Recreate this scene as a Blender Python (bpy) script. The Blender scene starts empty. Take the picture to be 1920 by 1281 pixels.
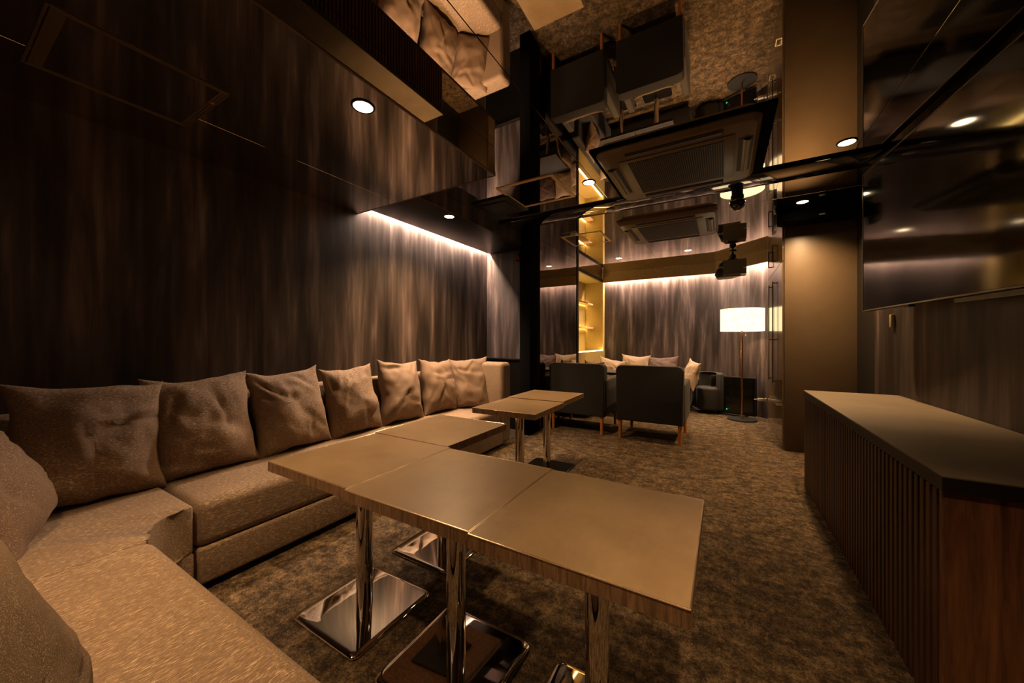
import bpy, bmesh, math, random
from mathutils import Vector, Matrix, noise
random.seed(4)
C = bpy.context.scene.collection
D = bpy.data
R = math.radians
# ------------------------------------------------------------------ camera
cam_d = D.cameras.new('camera')
cam = D.objects.new('camera', cam_d)
C.objects.link(cam)
cam_d.sensor_width = 36.0
cam_d.lens = 671.0 / 1920.0 * 36.0
cam_d.shift_y = -2.5 / 1920.0
cam_d.clip_start = 0.02
cam.location = (0, 0, 1.2)
cam.rotation_euler = (R(90), 0, R(30.484))
bpy.context.scene.camera = cam
# ------------------------------------------------------------------ world, exposure
w = D.worlds.new('world')
bpy.context.scene.world = w
w.use_nodes = True
w.node_tree.nodes['Background'].inputs[0].default_value = (1.0, 0.6, 0.35, 1)
w.node_tree.nodes['Background'].inputs[1].default_value = 0.0
vs = bpy.context.scene.view_settings
vs.view_transform = 'Standard'
vs.look = 'None'
vs.gamma = 1.0
vs.use_curve_mapping = False
vs.exposure = 0.0
WARM = (1.0, 0.60, 0.29)
COVE = (1.0, 0.71, 0.52)
SPOT_W = 155.0
try:
    cy = bpy.context.scene.cycles
    cy.max_bounces = 8
    cy.diffuse_bounces = 2
    cy.glossy_bounces = 6
    cy.sample_clamp_indirect = 6.0
    cy.caustics_reflective = True
except Exception:
    pass

# ------------------------------------------------------------------ materials
def new_mat(name):
    m = D.materials.new(name)
    m.use_nodes = True
    nt = m.node_tree
    return m, nt, nt.nodes['Principled BSDF']

def N(nt, t, **kw):
    n = nt.nodes.new(t)
    for k, v in kw.items():
        setattr(n, k, v)
    return n

def plain(name, col, rough=0.5, metal=0.0, spec=None, coat=0.0, grain=0.0):
    m, nt, b = new_mat(name)
    if metal == 0.0:
        col = tuple(v * 0.65 for v in col)
    b.inputs['Base Color'].default_value = (*col, 1)
    b.inputs['Roughness'].default_value = rough
    b.inputs['Metallic'].default_value = metal
    if spec is not None:
        b.inputs['Specular IOR Level'].default_value = spec
    if coat:
        b.inputs['Coat Weight'].default_value = coat
        b.inputs['Coat Roughness'].default_value = 0.05
    if grain:
        geo = N(nt, 'ShaderNodeNewGeometry')
        nz = N(nt, 'ShaderNodeTexNoise')
        nz.inputs['Scale'].default_value = grain
        nz.inputs['Detail'].default_value = 4
        nt.links.new(geo.outputs['Position'], nz.inputs['Vector'])
        mx = N(nt, 'ShaderNodeMix', data_type='RGBA')
        mx.inputs[6].default_value = (*[c * 0.75 for c in col], 1)
        mx.inputs[7].default_value = (*[min(1, c * 1.25) for c in col], 1)
        nt.links.new(nz.outputs['Fac'], mx.inputs[0])
        nt.links.new(mx.outputs[2], b.inputs['Base Color'])
        bp = N(nt, 'ShaderNodeBump')
        bp.inputs['Strength'].default_value = 0.05
        bp.inputs['Distance'].default_value = 0.002
        nt.links.new(nz.outputs['Fac'], bp.inputs['Height'])
        nt.links.new(bp.outputs['Normal'], b.inputs['Normal'])
    return m

def emit(name, col, s):
    m = D.materials.new(name)
    m.use_nodes = True
    nt = m.node_tree
    nt.nodes.clear()
    e = N(nt, 'ShaderNodeEmission')
    e.inputs[0].default_value = (*col, 1)
    e.inputs[1].default_value = s
    o = N(nt, 'ShaderNodeOutputMaterial')
    nt.links.new(e.outputs[0], o.inputs[0])
    return m

def scaled_pos(nt, s, off=(0, 0, 0)):
    geo = N(nt, 'ShaderNodeNewGeometry')
    mp = N(nt, 'ShaderNodeMapping')
    mp.inputs['Scale'].default_value = s
    mp.inputs['Location'].default_value = off
    nt.links.new(geo.outputs['Position'], mp.inputs['Vector'])
    return mp.outputs['Vector']

def noise_tex(nt, vec, scale=1.0, detail=4, rough=0.5, dist=0.0):
    n = N(nt, 'ShaderNodeTexNoise')
    n.inputs['Scale'].default_value = scale
    n.inputs['Detail'].default_value = detail
    n.inputs['Roughness'].default_value = rough
    n.inputs['Distortion'].default_value = dist
    nt.links.new(vec, n.inputs['Vector'])
    return n.outputs['Fac']

K = 0.62   # overall paint and cloth darkness of this dim room

def ramp(nt, fac, stops, k=1.0):
    r = N(nt, 'ShaderNodeValToRGB')
    cr = r.color_ramp
    while len(cr.elements) < len(stops):
        cr.elements.new(0.5)
    for e, (p, c) in zip(cr.elements, stops):
        e.position = p
        e.color = (*[v * k for v in c[:3]], 1)
    nt.links.new(fac, r.inputs[0])
    return r.outputs[0]

def math_n(nt, op, a, b=None, clamp=False):
    n = N(nt, 'ShaderNodeMath', operation=op, use_clamp=clamp)
    for i, v in enumerate((a, b)):
        if v is None:
            continue
        if isinstance(v, (int, float)):
            n.inputs[i].default_value = v
        else:
            nt.links.new(v, n.inputs[i])
    return n.outputs[0]

def mixc(nt, fac, a, b, mode='MIX'):
    n = N(nt, 'ShaderNodeMix', data_type='RGBA', blend_type=mode)
    for i, v in ((0, fac), (6, a), (7, b)):
        if isinstance(v, (int, float)):
            n.inputs[i].default_value = v
        elif isinstance(v, tuple):
            n.inputs[i].default_value = (*v, 1)
        else:
            nt.links.new(v, n.inputs[i])
    return n.outputs[2]

def bump(nt, b, h, strength, dist):
    bp = N(nt, 'ShaderNodeBump')
    bp.inputs['Strength'].default_value = strength
    bp.inputs['Distance'].default_value = dist
    nt.links.new(h, bp.inputs['Height'])
    nt.links.new(bp.outputs['Normal'], b.inputs['Normal'])

def mat_wallpaper():
    m, nt, b = new_mat('streaked_wallpaper')
    a = noise_tex(nt, scaled_pos(nt, (6.0, 6.0, 0.75)), 1.0, 4, 0.5, 0.5)
    c = noise_tex(nt, scaled_pos(nt, (17, 17, 1.3), (3, 1, 7)), 1.0, 4, 0.55, 0.35)
    d = noise_tex(nt, scaled_pos(nt, (2.2, 2.2, 0.35), (8, 2, 1)), 1.0, 2, 0.5)
    s = math_n(nt, 'ADD', math_n(nt, 'MULTIPLY', a, 0.55), math_n(nt, 'MULTIPLY', c, 0.33))
    s = math_n(nt, 'ADD', s, math_n(nt, 'MULTIPLY', d, 0.12))
    col = ramp(nt, s, [(0.35, (0.019, 0.014, 0.013)), (0.45, (0.048, 0.035, 0.031)),
                       (0.55, (0.115, 0.085, 0.077)), (0.69, (0.36, 0.275, 0.25))], K)
    nt.links.new(col, b.inputs['Base Color'])
    b.inputs['Roughness'].default_value = 0.55
    b.inputs['Specular IOR Level'].default_value = 0.25
    f = noise_tex(nt, scaled_pos(nt, (300, 300, 30)), 1.0, 2)
    bump(nt, b, f, 0.08, 0.002)
    return m

def mat_carpet():
    m, nt, b = new_mat('mottled_carpet')
    p = noise_tex(nt, scaled_pos(nt, (10, 12, 1)), 1.0, 6, 0.75, 0.2)
    q = noise_tex(nt, scaled_pos(nt, (38, 30, 1)), 1.0, 5, 0.75)
    f = noise_tex(nt, scaled_pos(nt, (130, 130, 130)), 1.0, 4, 0.85)
    s = math_n(nt, 'ADD', math_n(nt, 'MULTIPLY', p, 0.34), math_n(nt, 'MULTIPLY', q, 0.30))
    s = math_n(nt, 'ADD', s, math_n(nt, 'MULTIPLY', f, 0.36))
    col = ramp(nt, s, [(0.42, (0.030, 0.019, 0.010)), (0.49, (0.12, 0.082, 0.045)),
                       (0.57, (0.40, 0.275, 0.15)), (0.66, (0.75, 0.55, 0.33))], K)
    nt.links.new(col, b.inputs['Base Color'])
    b.inputs['Roughness'].default_value = 0.85
    b.inputs['Specular IOR Level'].default_value = 0.2
    h = math_n(nt, 'ADD', f, math_n(nt, 'MULTIPLY', q, 0.8))
    bump(nt, b, h, 0.9, 0.012)
    return m

def mat_fabric(name, base, dark, fleck, stretch=(60, 9, 60), amount=0.60):
    m, nt, b = new_mat(name)
    g = noise_tex(nt, scaled_pos(nt, tuple(v * 5 for v in stretch)), 1.0, 3, 0.6)
    f = noise_tex(nt, scaled_pos(nt, tuple(v * 2.6 for v in stretch), (5, 5, 5)), 1.0, 3, 0.65)
    l = noise_tex(nt, scaled_pos(nt, (4, 4, 4)), 1.0, 2, 0.5)
    c1 = ramp(nt, g, [(0.35, dark), (0.62, base)], K)
    thr = math_n(nt, 'ADD', f, math_n(nt, 'MULTIPLY', l, 0.12))
    k = ramp(nt, thr, [(amount, (0, 0, 0)), (amount + 0.12, (1, 1, 1))])
    nt.links.new(mixc(nt, k, c1, tuple(v * K for v in fleck)), b.inputs['Base Color'])
    b.inputs['Roughness'].default_value = 0.72
    b.inputs['Sheen Weight'].default_value = 0.06
    b.inputs['Sheen Roughness'].default_value = 0.4
    h = math_n(nt, 'ADD', g, f)
    bump(nt, b, h, 0.5, 0.004)
    return m

def mat_wood(name, c0, c1, stretch=(14, 14, 1.2), rough=0.45):
    m, nt, b = new_mat(name)
    a = noise_tex(nt, scaled_pos(nt, stretch), 1.0, 6, 0.62, 1.2)
    f = noise_tex(nt, scaled_pos(nt, tuple(v * 9 for v in stretch)), 1.0, 3, 0.6)
    s = math_n(nt, 'ADD', math_n(nt, 'MULTIPLY', a, 0.75), math_n(nt, 'MULTIPLY', f, 0.25))
    nt.links.new(ramp(nt, s, [(0.36, c0), (0.62, c1)], K), b.inputs['Base Color'])
    b.inputs['Roughness'].default_value = rough
    bump(nt, b, f, 0.1, 0.002)
    return m

def mat_stone(name, c0, c1, rough, sc=6.0):
    m, nt, b = new_mat(name)
    a = noise_tex(nt, scaled_pos(nt, (sc, sc, sc)), 1.0, 5, 0.62, 0.2)
    f = noise_tex(nt, scaled_pos(nt, (60, 25, 60)), 1.0, 4, 0.6)
    s = math_n(nt, 'ADD', math_n(nt, 'MULTIPLY', a, 0.75), math_n(nt, 'MULTIPLY', f, 0.25))
    nt.links.new(ramp(nt, s, [(0.22, c0), (0.78, c1)], K), b.inputs['Base Color'])
    b.inputs['Roughness'].default_value = rough
    return m

M = {}
M['wallpaper'] = mat_wallpaper()
M['carpet'] = mat_carpet()
M['sofa'] = mat_fabric('gold_flecked_fabric', (0.36, 0.24, 0.145), (0.17, 0.105, 0.06), (0.88, 0.66, 0.42), (170, 20, 170), 0.60)
M['pillow'] = mat_fabric('brown_pillow_fabric', (0.32, 0.19, 0.11), (0.14, 0.08, 0.046), (0.80, 0.58, 0.34), (150, 24, 150), 0.60)
M['pillow_plain'] = mat_fabric('smooth_brown_fabric', (0.33, 0.21, 0.125), (0.21, 0.13, 0.075), (0.50, 0.34, 0.20), (90, 40, 90), 0.66)
M['pillow_plum'] = mat_fabric('dull_plum_fabric', (0.16, 0.09, 0.075), (0.10, 0.055, 0.05), (0.2, 0.12, 0.1), amount=0.68)
M['pillow_cream'] = mat_fabric('cream_pillow_fabric', (0.62, 0.46, 0.31), (0.40, 0.28, 0.19), (0.8, 0.62, 0.42), amount=0.66)
M['charcoal'] = mat_fabric('charcoal_fabric', (0.10, 0.086, 0.074), (0.055, 0.048, 0.042), (0.14, 0.12, 0.10), amount=0.68)
M['shaded_charcoal'] = mat_fabric('shaded_charcoal_fabric', (0.024, 0.021, 0.019), (0.014, 0.012, 0.011), (0.04, 0.036, 0.032), amount=0.68)  # same charcoal cloth, colour darkened for the shade on the chair backs
M['black_fabric'] = mat_fabric('black_fabric', (0.026, 0.022, 0.021), (0.012, 0.010, 0.010), (0.04, 0.035, 0.03), amount=0.68)
M['mirror'] = plain('smoked_mirror', (0.70, 0.65, 0.59), 0.015, 1.0)
M['dark_mirror'] = plain('dark_wall_mirror', (0.30, 0.28, 0.27), 0.02, 1.0)
M['gloss_black'] = plain('gloss_black', (0.012, 0.010, 0.009), 0.06, 0.0, coat=1.0)
M['black'] = plain('matte_black', (0.010, 0.009, 0.008), 0.5)
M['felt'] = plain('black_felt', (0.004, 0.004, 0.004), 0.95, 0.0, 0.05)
M['soffit'] = plain('dark_soffit_paint', (0.005, 0.004, 0.003), 0.4, 0.0, 0.25)
M['brown'] = mat_stone('brown_laminate', (0.135, 0.092, 0.048), (0.19, 0.13, 0.07), 0.42, 3.0)
M['door'] = plain('brown_cabinet_lacquer', (0.15, 0.10, 0.052), 0.22, 0.0, coat=0.4, grain=40)
M['gold_paint'] = plain('ochre_niche_paint', (0.58, 0.41, 0.12), 0.5, grain=30)
M['fascia'] = plain('brown_fascia_paint', (0.34, 0.225, 0.10), 0.55, grain=20)
M['table'] = mat_stone('bronze_stone_top', (0.22, 0.152, 0.082), (0.38, 0.27, 0.155), 0.33)
M['table_edge'] = mat_wood('brown_table_edge', (0.20, 0.11, 0.058), (0.55, 0.33, 0.18), (70, 70, 6), 0.25)
M['trim_metal'] = plain('bright_edge_metal', (1.0, 0.84, 0.62), 0.26, 1.0)
M['chrome'] = plain('chrome', (0.80, 0.76, 0.72), 0.03, 1.0)
M['slat'] = mat_wood('dark_walnut', (0.045, 0.018, 0.009), (0.13, 0.055, 0.026))
M['walnut'] = mat_wood('walnut', (0.09, 0.036, 0.015), (0.40, 0.17, 0.07), (11, 11, 0.9))
M['counter'] = mat_stone('taupe_counter', (0.20, 0.155, 0.10), (0.36, 0.29, 0.20), 0.42, 4.0)
M['counter_edge'] = plain('dark_counter_edge', (0.018, 0.013, 0.009), 0.5)  # slab edge colour darkened to stand for its unlit front
M['leg_wood'] = mat_wood('orange_beech', (0.50, 0.17, 0.035), (0.75, 0.29, 0.07), (40, 40, 3))
M['tv_glass'] = plain('screen_glass', (0.06, 0.058, 0.056), 0.08, 1.0)
M['tv_glass2'] = plain('monitor_glass', (0.008, 0.008, 0.008), 0.1)
M['plastic'] = plain('black_plastic', (0.02, 0.018, 0.017), 0.35)
M['speaker_grey'] = plain('dark_grey_casing', (0.16, 0.135, 0.11), 0.3)
M['ac'] = plain('brown_air_unit_plastic', (0.23, 0.16, 0.10), 0.42)
M['ac_slat'] = plain('grille_slat_plastic', (0.13, 0.09, 0.06), 0.45)
M['ac_dark'] = plain('dark_grille', (0.006, 0.004, 0.003), 0.6)
M['frame_gold'] = plain('bronze_frame', (0.75, 0.54, 0.31), 0.4, 0.2)
M['brass'] = plain('copper_pole', (0.65, 0.33, 0.17), 0.22, 1.0)
M['beige'] = plain('beige_plastic', (0.55, 0.45, 0.30), 0.4)
M['white'] = plain('white_plastic', (0.75, 0.7, 0.62), 0.4)
M['red'] = plain('red_lens', (0.25, 0.02, 0.015), 0.2)
M['logo'] = plain('silver_lettering', (0.8, 0.75, 0.65), 0.3, 0.6)
M['led'] = emit('led_strip_light', COVE, 850.0)
M['led_gold'] = emit('shelf_led_light', (1.0, 0.66, 0.22), 42.0)
M['lens'] = emit('downlight_lens', (1.0, 0.72, 0.40), 30.0)
M['green'] = emit('green_led', (0.05, 0.9, 0.35), 1.5)
M['shade'] = emit('lit_lampshade', (1.0, 0.72, 0.36), 2.6)

# lampshade weave: real linen variation in the lit cloth
_nt = M['shade'].node_tree
_e = [n for n in _nt.nodes if n.type == 'EMISSION'][0]
_f = noise_tex(_nt, scaled_pos(_nt, (30, 30, 30)), 1.0, 4, 0.6)
_nt.links.new(ramp(_nt, _f, [(0.3, (0.95, 0.62, 0.27)), (0.7, (1.0, 0.78, 0.45))]), _e.inputs[0])

# ------------------------------------------------------------------ mesh helpers
def finish(name, bm, mat, parent=None, smooth=False):
    bmesh.ops.recalc_face_normals(bm, faces=bm.faces)
    me = D.meshes.new(name)
    bm.to_mesh(me)
    bm.free()
    if smooth:
        me.polygons.foreach_set('use_smooth', [True] * len(me.polygons))
        if smooth == 'auto':
            try:
                me.set_sharp_from_angle(angle=R(35))
            except Exception:
                pass
    o = D.objects.new(name, me)
    C.objects.link(o)
    for mm in (mat if isinstance(mat, (list, tuple)) else [mat]):
        me.materials.append(M[mm])
    if parent is not None:
        o.parent = parent
    return o

def box_bm(bm, x0, x1, y0, y1, z0, z1, bev=0.0, seg=2):
    r = bmesh.ops.create_cube(bm, size=1.0)
    vs_ = r['verts']
    for v in vs_:
        v.co = Vector(((x0 + x1) / 2 + v.co.x * (x1 - x0), (y0 + y1) / 2 + v.co.y * (y1 - y0), (z0 + z1) / 2 + v.co.z * (z1 - z0)))
    if bev > 0:
        es = list({e for v in vs_ for e in v.link_edges})
        bmesh.ops.bevel(bm, geom=es, offset=bev, segments=seg, affect='EDGES', profile=0.5)

def box(name, b, mat, parent=None, bev=0.0, seg=2, smooth=None):
    bm = bmesh.new()
    box_bm(bm, *b, bev, seg)
    return finish(name, bm, mat, parent, ('auto' if bev and seg > 1 else False) if smooth is None else smooth)

def prism_bm(bm, pts, z0, z1, bev=0.0, seg=3):
    vb = [bm.verts.new((x, y, z0)) for x, y in pts]
    vt = [bm.verts.new((x, y, z1)) for x, y in pts]
    n = len(pts)
    f = [bm.faces.new(vb[::-1]), bm.faces.new(vt)]
    for i in range(n):
        f.append(bm.faces.new((vb[i], vb[(i + 1) % n], vt[(i + 1) % n], vt[i])))
    if bev:
        es = [e for e in f[1].edges] + [e for e in f[0].edges]
        bmesh.ops.bevel(bm, geom=es, offset=bev, segments=seg, affect='EDGES', profile=0.5)

def prism(name, pts, z0, z1, mat, parent=None, bev=0.0, seg=3):
    bm = bmesh.new()
    prism_bm(bm, pts, z0, z1, bev, seg)
    return finish(name, bm, mat, parent, 'auto' if bev else False)

def cyl_bm(bm, x, y, z0, z1, r0, r1=None, seg=32, cap=True):
    r1 = r0 if r1 is None else r1
    a = bmesh.ops.create_cone(bm, cap_ends=cap, segments=seg, radius1=r0, radius2=r1, depth=z1 - z0,
                              matrix=Matrix.Translation((x, y, (z0 + z1) / 2)))
    return a

def cyl(name, x, y, z0, z1, r0, mat, parent=None, r1=None, seg=32, cap=True):
    bm = bmesh.new()
    cyl_bm(bm, x, y, z0, z1, r0, r1, seg, cap)
    return finish(name, bm, mat, parent, 'auto')

def tube(name, pts, r, mat, parent=None, seg=8):
    bm = bmesh.new()
    rings = []
    for i, p in enumerate(pts):
        p = Vector(p)
        a = Vector(pts[max(0, i - 1)]); b = Vector(pts[min(len(pts) - 1, i + 1)])
        t = (b - a).normalized()
        up = Vector((0, 0, 1)) if abs(t.z) < 0.9 else Vector((1, 0, 0))
        s = t.cross(up).normalized(); u = s.cross(t)
        rings.append([bm.verts.new(p + (s * math.cos(q) + u * math.sin(q)) * r) for q in [2 * math.pi * k / seg for k in range(seg)]])
    for i in range(len(rings) - 1):
        for k in range(seg):
            bm.faces.new((rings[i][k], rings[i][(k + 1) % seg], rings[i + 1][(k + 1) % seg], rings[i + 1][k]))
    bm.faces.new(rings[0]); bm.faces.new(rings[-1][::-1])
    return finish(name, bm, mat, parent, True)

def empty(name, loc, label, cat, group=None, rz=0.0):
    o = D.objects.new(name, None)
    C.objects.link(o)
    o.location = loc
    o.rotation_euler = (0, 0, rz)
    o.empty_display_size = 0.1
    return tag(o, label, cat, group)

def tag(o, label=None, cat=None, group=None, kind=None):
    if label: o['label'] = label
    if cat: o['category'] = cat
    if group: o['group'] = group
    if kind: o['kind'] = kind
    return o

def struct(o):
    o['kind'] = 'structure'
    return o

def copy_tree(o, parent=None):
    c = o.copy()
    C.objects.link(c)
    if parent is not None:
        c.parent = parent
    for ch in list(o.children):
        copy_tree(ch, c)
    return c

# ------------------------------------------------------------------ room numbers
XL, XR = -2.88, 1.14
YN, YF = -0.55, 7.30
ZU, ZL, ZS = 2.55, 2.356, 2.41
XB = -1.375
YE = 2.10
YJ = 4.19
XM = -2.09

# ------------------------------------------------------------------ setting
struct(box('floor', (XL - 0.1, XR + 0.3, YN - 0.1, YF + 0.3, -0.06, 0.0), 'carpet'))
struct(box('wall_left', (XL - 0.1, XL, YN - 0.1, YJ + 0.1, 0.0, ZU), 'wallpaper'))
struct(box('wall_near', (XL, XR, YN - 0.1, YN, 0.0, ZU), 'wallpaper'))
wr = struct(box('wall_right', (XR, XR + 0.1, YN, 4.28, 0.0, ZU), 'wallpaper'))
box('end_panel', (XR + 0.02, XR + 0.1, 4.28, 4.86, 0.0, ZU), 'black', wr)
# jog: a wall facing the camera, then the side wall with dark mirror and niche
struct(box('wall_jog', (XL - 0.1, -2.42, YJ, YJ + 0.1, 0.0, ZU), 'wallpaper'))
jg = struct(box('trim_1', (-2.42, -2.235, YJ - 0.005, YJ + 0.1, 0.0, ZU), 'wallpaper'))
box('dado_panel', (XL, -2.235, YJ - 0.03, YJ - 0.006, 0.0, 0.93), 'soffit', jg, 0.003, 1)
box('dado_ledge', (XL, -2.235, YJ - 0.06, YJ - 0.006, 0.93, 0.955), 'soffit', jg, 0.004, 2)
struct(box('trim_2', (-2.235, XM, 3.99, YJ + 0.1, 0.0, ZU), 'felt', bev=0.003))
ws = struct(box('wall_side', (XM - 0.1, XM - 0.02, YJ + 0.1, 5.70, 0.0, ZU), 'black'))
box('mirror_pane', (XM - 0.02, XM - 0.008, YJ + 0.1, 4.95, 0.03, ZU - 0.002), 'dark_mirror', ws)
box('mirror_pane', (XM - 0.02, XM - 0.008, 4.953, 5.70, 0.03, ZU - 0.002), 'dark_mirror', ws)
struct(box('trim_3', (XM - 0.1, XM + 0.004, 5.70, 5.765, 0.0, ZU), 'black', bev=0.002))
# niche with lit shelves
NX = XM - 0.36
ni = struct(box('wall_niche', (NX - 0.06, NX, 5.765, YF, 0.0, ZU), 'gold_paint'))
box('niche_side', (NX, XM, 7.16, YF, 0.0, 2.37), 'gold_paint', ni)
box('niche_near_side', (NX, XM - 0.1, 5.70, 5.765, 0.0, 2.37), 'gold_paint', ni)
box('niche_top', (NX, XM - 0.03, 5.765, 7.16, 2.37, ZU), 'gold_paint', ni)
box('niche_lintel', (XM - 0.03, XM + 0.004, 5.765, YF, 2.37, 2.43), 'black', ni, 0.002, 1)
box('niche_base', (NX, XM, 5.765, 7.16, 0.0, 0.99), 'gold_paint', ni)
box('upper_panel', (XM - 0.03, XM, 5.765, YF, 2.43, ZU), 'mirror', ni)
box('niche_edge_strip', (XM, XM + 0.012, 7.16, 7.19, 0.95, 2.40), 'frame_gold', ni)
sh = []
for z in (1.43, 1.91):
    s_ = box('shelf', (NX + 0.02, NX + 0.17, 5.78, 7.15, z, z + 0.03), 'frame_gold', ni, 0.002, 1)
    box('shelf_light', (NX + 0.004, NX + 0.016, 5.80, 7.14, z + 0.012, z + 0.03), 'led_gold', s_)
box('shelf_light', (XM - 0.022, XM - 0.004, 5.80, 7.14, 0.992, 1.004), 'led_gold', ni)

# far wall, straight part and angled part, with cove fascia
def wall_seg(bm, a, b, t, z0, z1):
    a = Vector((a[0], a[1], 0)); b = Vector((b[0], b[1], 0))
    d = (b - a).normalized(); n = Vector((-d.y, d.x, 0)) * t
    pts = [a, b, b + n, a + n]
    prism_bm(bm, [(p.x, p.y) for p in pts], z0, z1)
bm = bmesh.new(); wall_seg(bm, (XM - 0.4, YF), (-0.02, YF), 0.1, 0, ZU)
wf = struct(finish('wall_far', bm, 'wallpaper'))
bm = bmesh.new(); wall_seg(bm, (-0.03, YF), (0.66, 6.60), 0.1, 0, ZU)
struct(finish('wall_far_angled', bm, 'wallpaper'))
bm = bmesh.new(); wall_seg(bm, (XM + 0.004, YF - 0.001), (-0.12, YF - 0.001), -0.012, 0.0, 0.60)
struct(finish('trim_4', bm, 'soffit'))
bm = bmesh.new(); wall_seg(bm, (XM + 0.004, 7.16), (-0.12, 7.16), 0.022, 2.362, ZU - 0.002)
fa = struct(finish('trim_5', bm, 'fascia'))
bm = bmesh.new(); wall_seg(bm, (-0.12, 7.16), (0.57, 6.46), 0.022, 2.362, ZU - 0.002)
finish('angled_fascia', bm, 'fascia', fa)
bm = bmesh.new(); wall_seg(bm, (XM + 0.01, 7.23), (-0.10, 7.23), 0.014, 2.430, 2.435)
finish('light_strip', bm, 'led', fa)
bm = bmesh.new(); wall_seg(bm, (-0.09, 7.22), (0.60, 6.52), 0.014, 2.430, 2.435)
finish('light_strip', bm, 'led', fa)

# ceiling: dark slab with smoked mirror panels
ce = struct(box('ceiling', (XL - 0.1, XR + 0.3, YN - 0.1, YF + 0.3, ZU + 0.012, ZU + 0.08), 'black'))
xs = [XL, -0.942, 0.81, XR + 0.25]
ys_near = [YN, 3.455]
ys_far = [3.745, 4.23, 5.86, YF]
for ys in (ys_near, ys_far):
    for j in range(len(ys) - 1):
        for i in range(3):
            g = 0.0015
            box('ceiling_panel', (xs[i] + g, xs[i + 1] - g, ys[j] + g, ys[j + 1] - g, ZU, ZU + 0.01), 'mirror', ce, 0.0012, 1)
struct(box('trim_6', (-2.21, XR, 3.455, 3.745, ZU - 0.022, ZU + 0.012), 'gloss_black', bev=0.004))
# lowered ceiling over the long sofa, mirror underside and side
lo = struct(box('ceiling_lowered', (XL, XB - 0.012, YN, YE - 0.004, ZL + 0.01, ZU - 0.001), 'black'))
box('lowered_panel', (XL, -2.361, YN, YE, ZL, ZL + 0.009), 'mirror', lo, 0.001, 1)
box('lowered_panel', (-2.358, XB - 0.004, YN, YE, ZL, ZL + 0.009), 'mirror', lo, 0.001, 1)
box('side_panel', (XB - 0.011, XB, YN, YE, ZL + 0.008, ZU - 0.001), 'mirror', lo, 0.001, 1)
box('edge_trim', (XB - 0.010, XB + 0.003, YN, YE + 0.002, ZL - 0.002, ZL + 0.007), 'brown', lo, 0.001, 1)
box('end_trim', (XL, XB, YE, YE + 0.008, ZL - 0.003, ZL + 0.03), 'brown', lo, 0.001, 1)
# dark soffit with the light cove along the left wall
so = struct(box('ceiling_soffit', (XL + 0.055, -2.22, YE + 0.01, YJ - 0.002, ZS, ZU - 0.001), 'soffit', bev=0.003))
box('side_fascia', (-2.2205, -2.212, YE + 0.01, YJ - 0.06, ZS + 0.001, ZU - 0.001), 'wallpaper', so)
box('light_strip', (XL + 0.012, XL + 0.030, YE + 0.03, YJ - 0.05, ZS + 0.060, ZS + 0.064), 'led', so)
box('strip_carrier', (XL + 0.002, XL + 0.055, YE + 0.02, YJ - 0.01, ZS + 0.065, ZS + 0.09), 'black', so)

# ------------------------------------------------------------------ lights
def downlight(x, y, z, label, power=1.0, angle=76, tilt=(0, 0), vis=True):
    t = empty('downlight', (x, y, z), label, 'downlight', 'recessed ceiling downlights')
    bm = bmesh.new()
    prof = [(0.046, -0.001), (0.046, -0.006), (0.054, -0.006), (0.057, -0.001)]
    rings = [[bm.verts.new((r * math.cos(2 * math.pi * k / 32), r * math.sin(2 * math.pi * k / 32), zz)) for k in range(32)] for r, zz in prof]
    for i in range(len(rings)):
        a = rings[i]; b = rings[(i + 1) % len(rings)]
        for k in range(32):
            bm.faces.new((a[k], a[(k + 1) % 32], b[(k + 1) % 32], b[k]))
    finish('trim_ring', bm, 'black', t, True)
    cyl('lens', 0, 0, -0.0045, -0.001, 0.045, 'lens', t)
    l = D.lights.new('spot', 'SPOT')
    l.energy = SPOT_W * power
    l.color = WARM
    l.spot_size = R(angle)
    l.spot_blend = 1.0
    l.shadow_soft_size = 0.035
    lo_ = D.objects.new('spot', l)
    C.objects.link(lo_)
    lo_.parent = t
    lo_.location = (0, 0, -0.012)
    lo_.rotation_euler = (R(tilt[0]), R(tilt[1]), 0)
    return t
downlight(-1.53, 1.15, ZL, 'bright downlight in the lowered ceiling above the first table', 1.0)
downlight(-2.30, 2.70, ZS, 'small downlight in the dark soffit beside the cove light', 2.0, 130)
downlight(-0.985, 2.97, ZU, 'downlight beside the bronze hatch frame near the large air unit', 0.9, 66)
downlight(0.73, 3.26, ZU, 'downlight on the sloping streak of light near the screen, before the black beam', 0.9, 66)
downlight(0.67, 4.44, ZU, 'downlight just before the brown pillar', 1.8, 125)
downlight(-1.47, 5.96, ZU, 'far downlight nearer the lit shelf niche', 1.1, 120)
downlight(-0.447, 5.96, ZU, 'far downlight nearer the hanging speaker', 1.1, 120)
downlight(0.20, 0.55, ZU, 'downlight overhead above the end table, out of the frame', 1.6)
downlight(-1.45, -0.10, ZL, 'downlight overhead above the corner of the sofa, out of the frame', 1.4)

# ------------------------------------------------------------------ long sectional sofa
def poly_seat(name, pts, z0, z1, mat, parent, bev=0.05, seg=5):
    bm = bmesh.new()
    prism_bm(bm, pts, z0, z1)
    es = [e for e in bm.edges]
    bmesh.ops.bevel(bm, geom=es, offset=bev, segments=seg, affect='EDGES', profile=0.5)
    return finish(name, bm, mat, parent, True)

sf = empty('sectional_sofa', (-2.45, 0.9, 0), 'long brown gold flecked sectional sofa turning the corner along the streaked wall', 'sofa')
def L2(pts): return [(x + 2.45, y - 0.9) for x, y in pts]
def LB(x0, x1, y0, y1, z0, z1): return (x0 + 2.45, x1 + 2.45, y0 - 0.9, y1 - 0.9, z0, z1)
curve = [(-1.915 + 0.205 * math.cos(R(a)), 0.683 + 0.205 * math.sin(R(a))) for a in range(180, 271, 10)]
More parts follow.
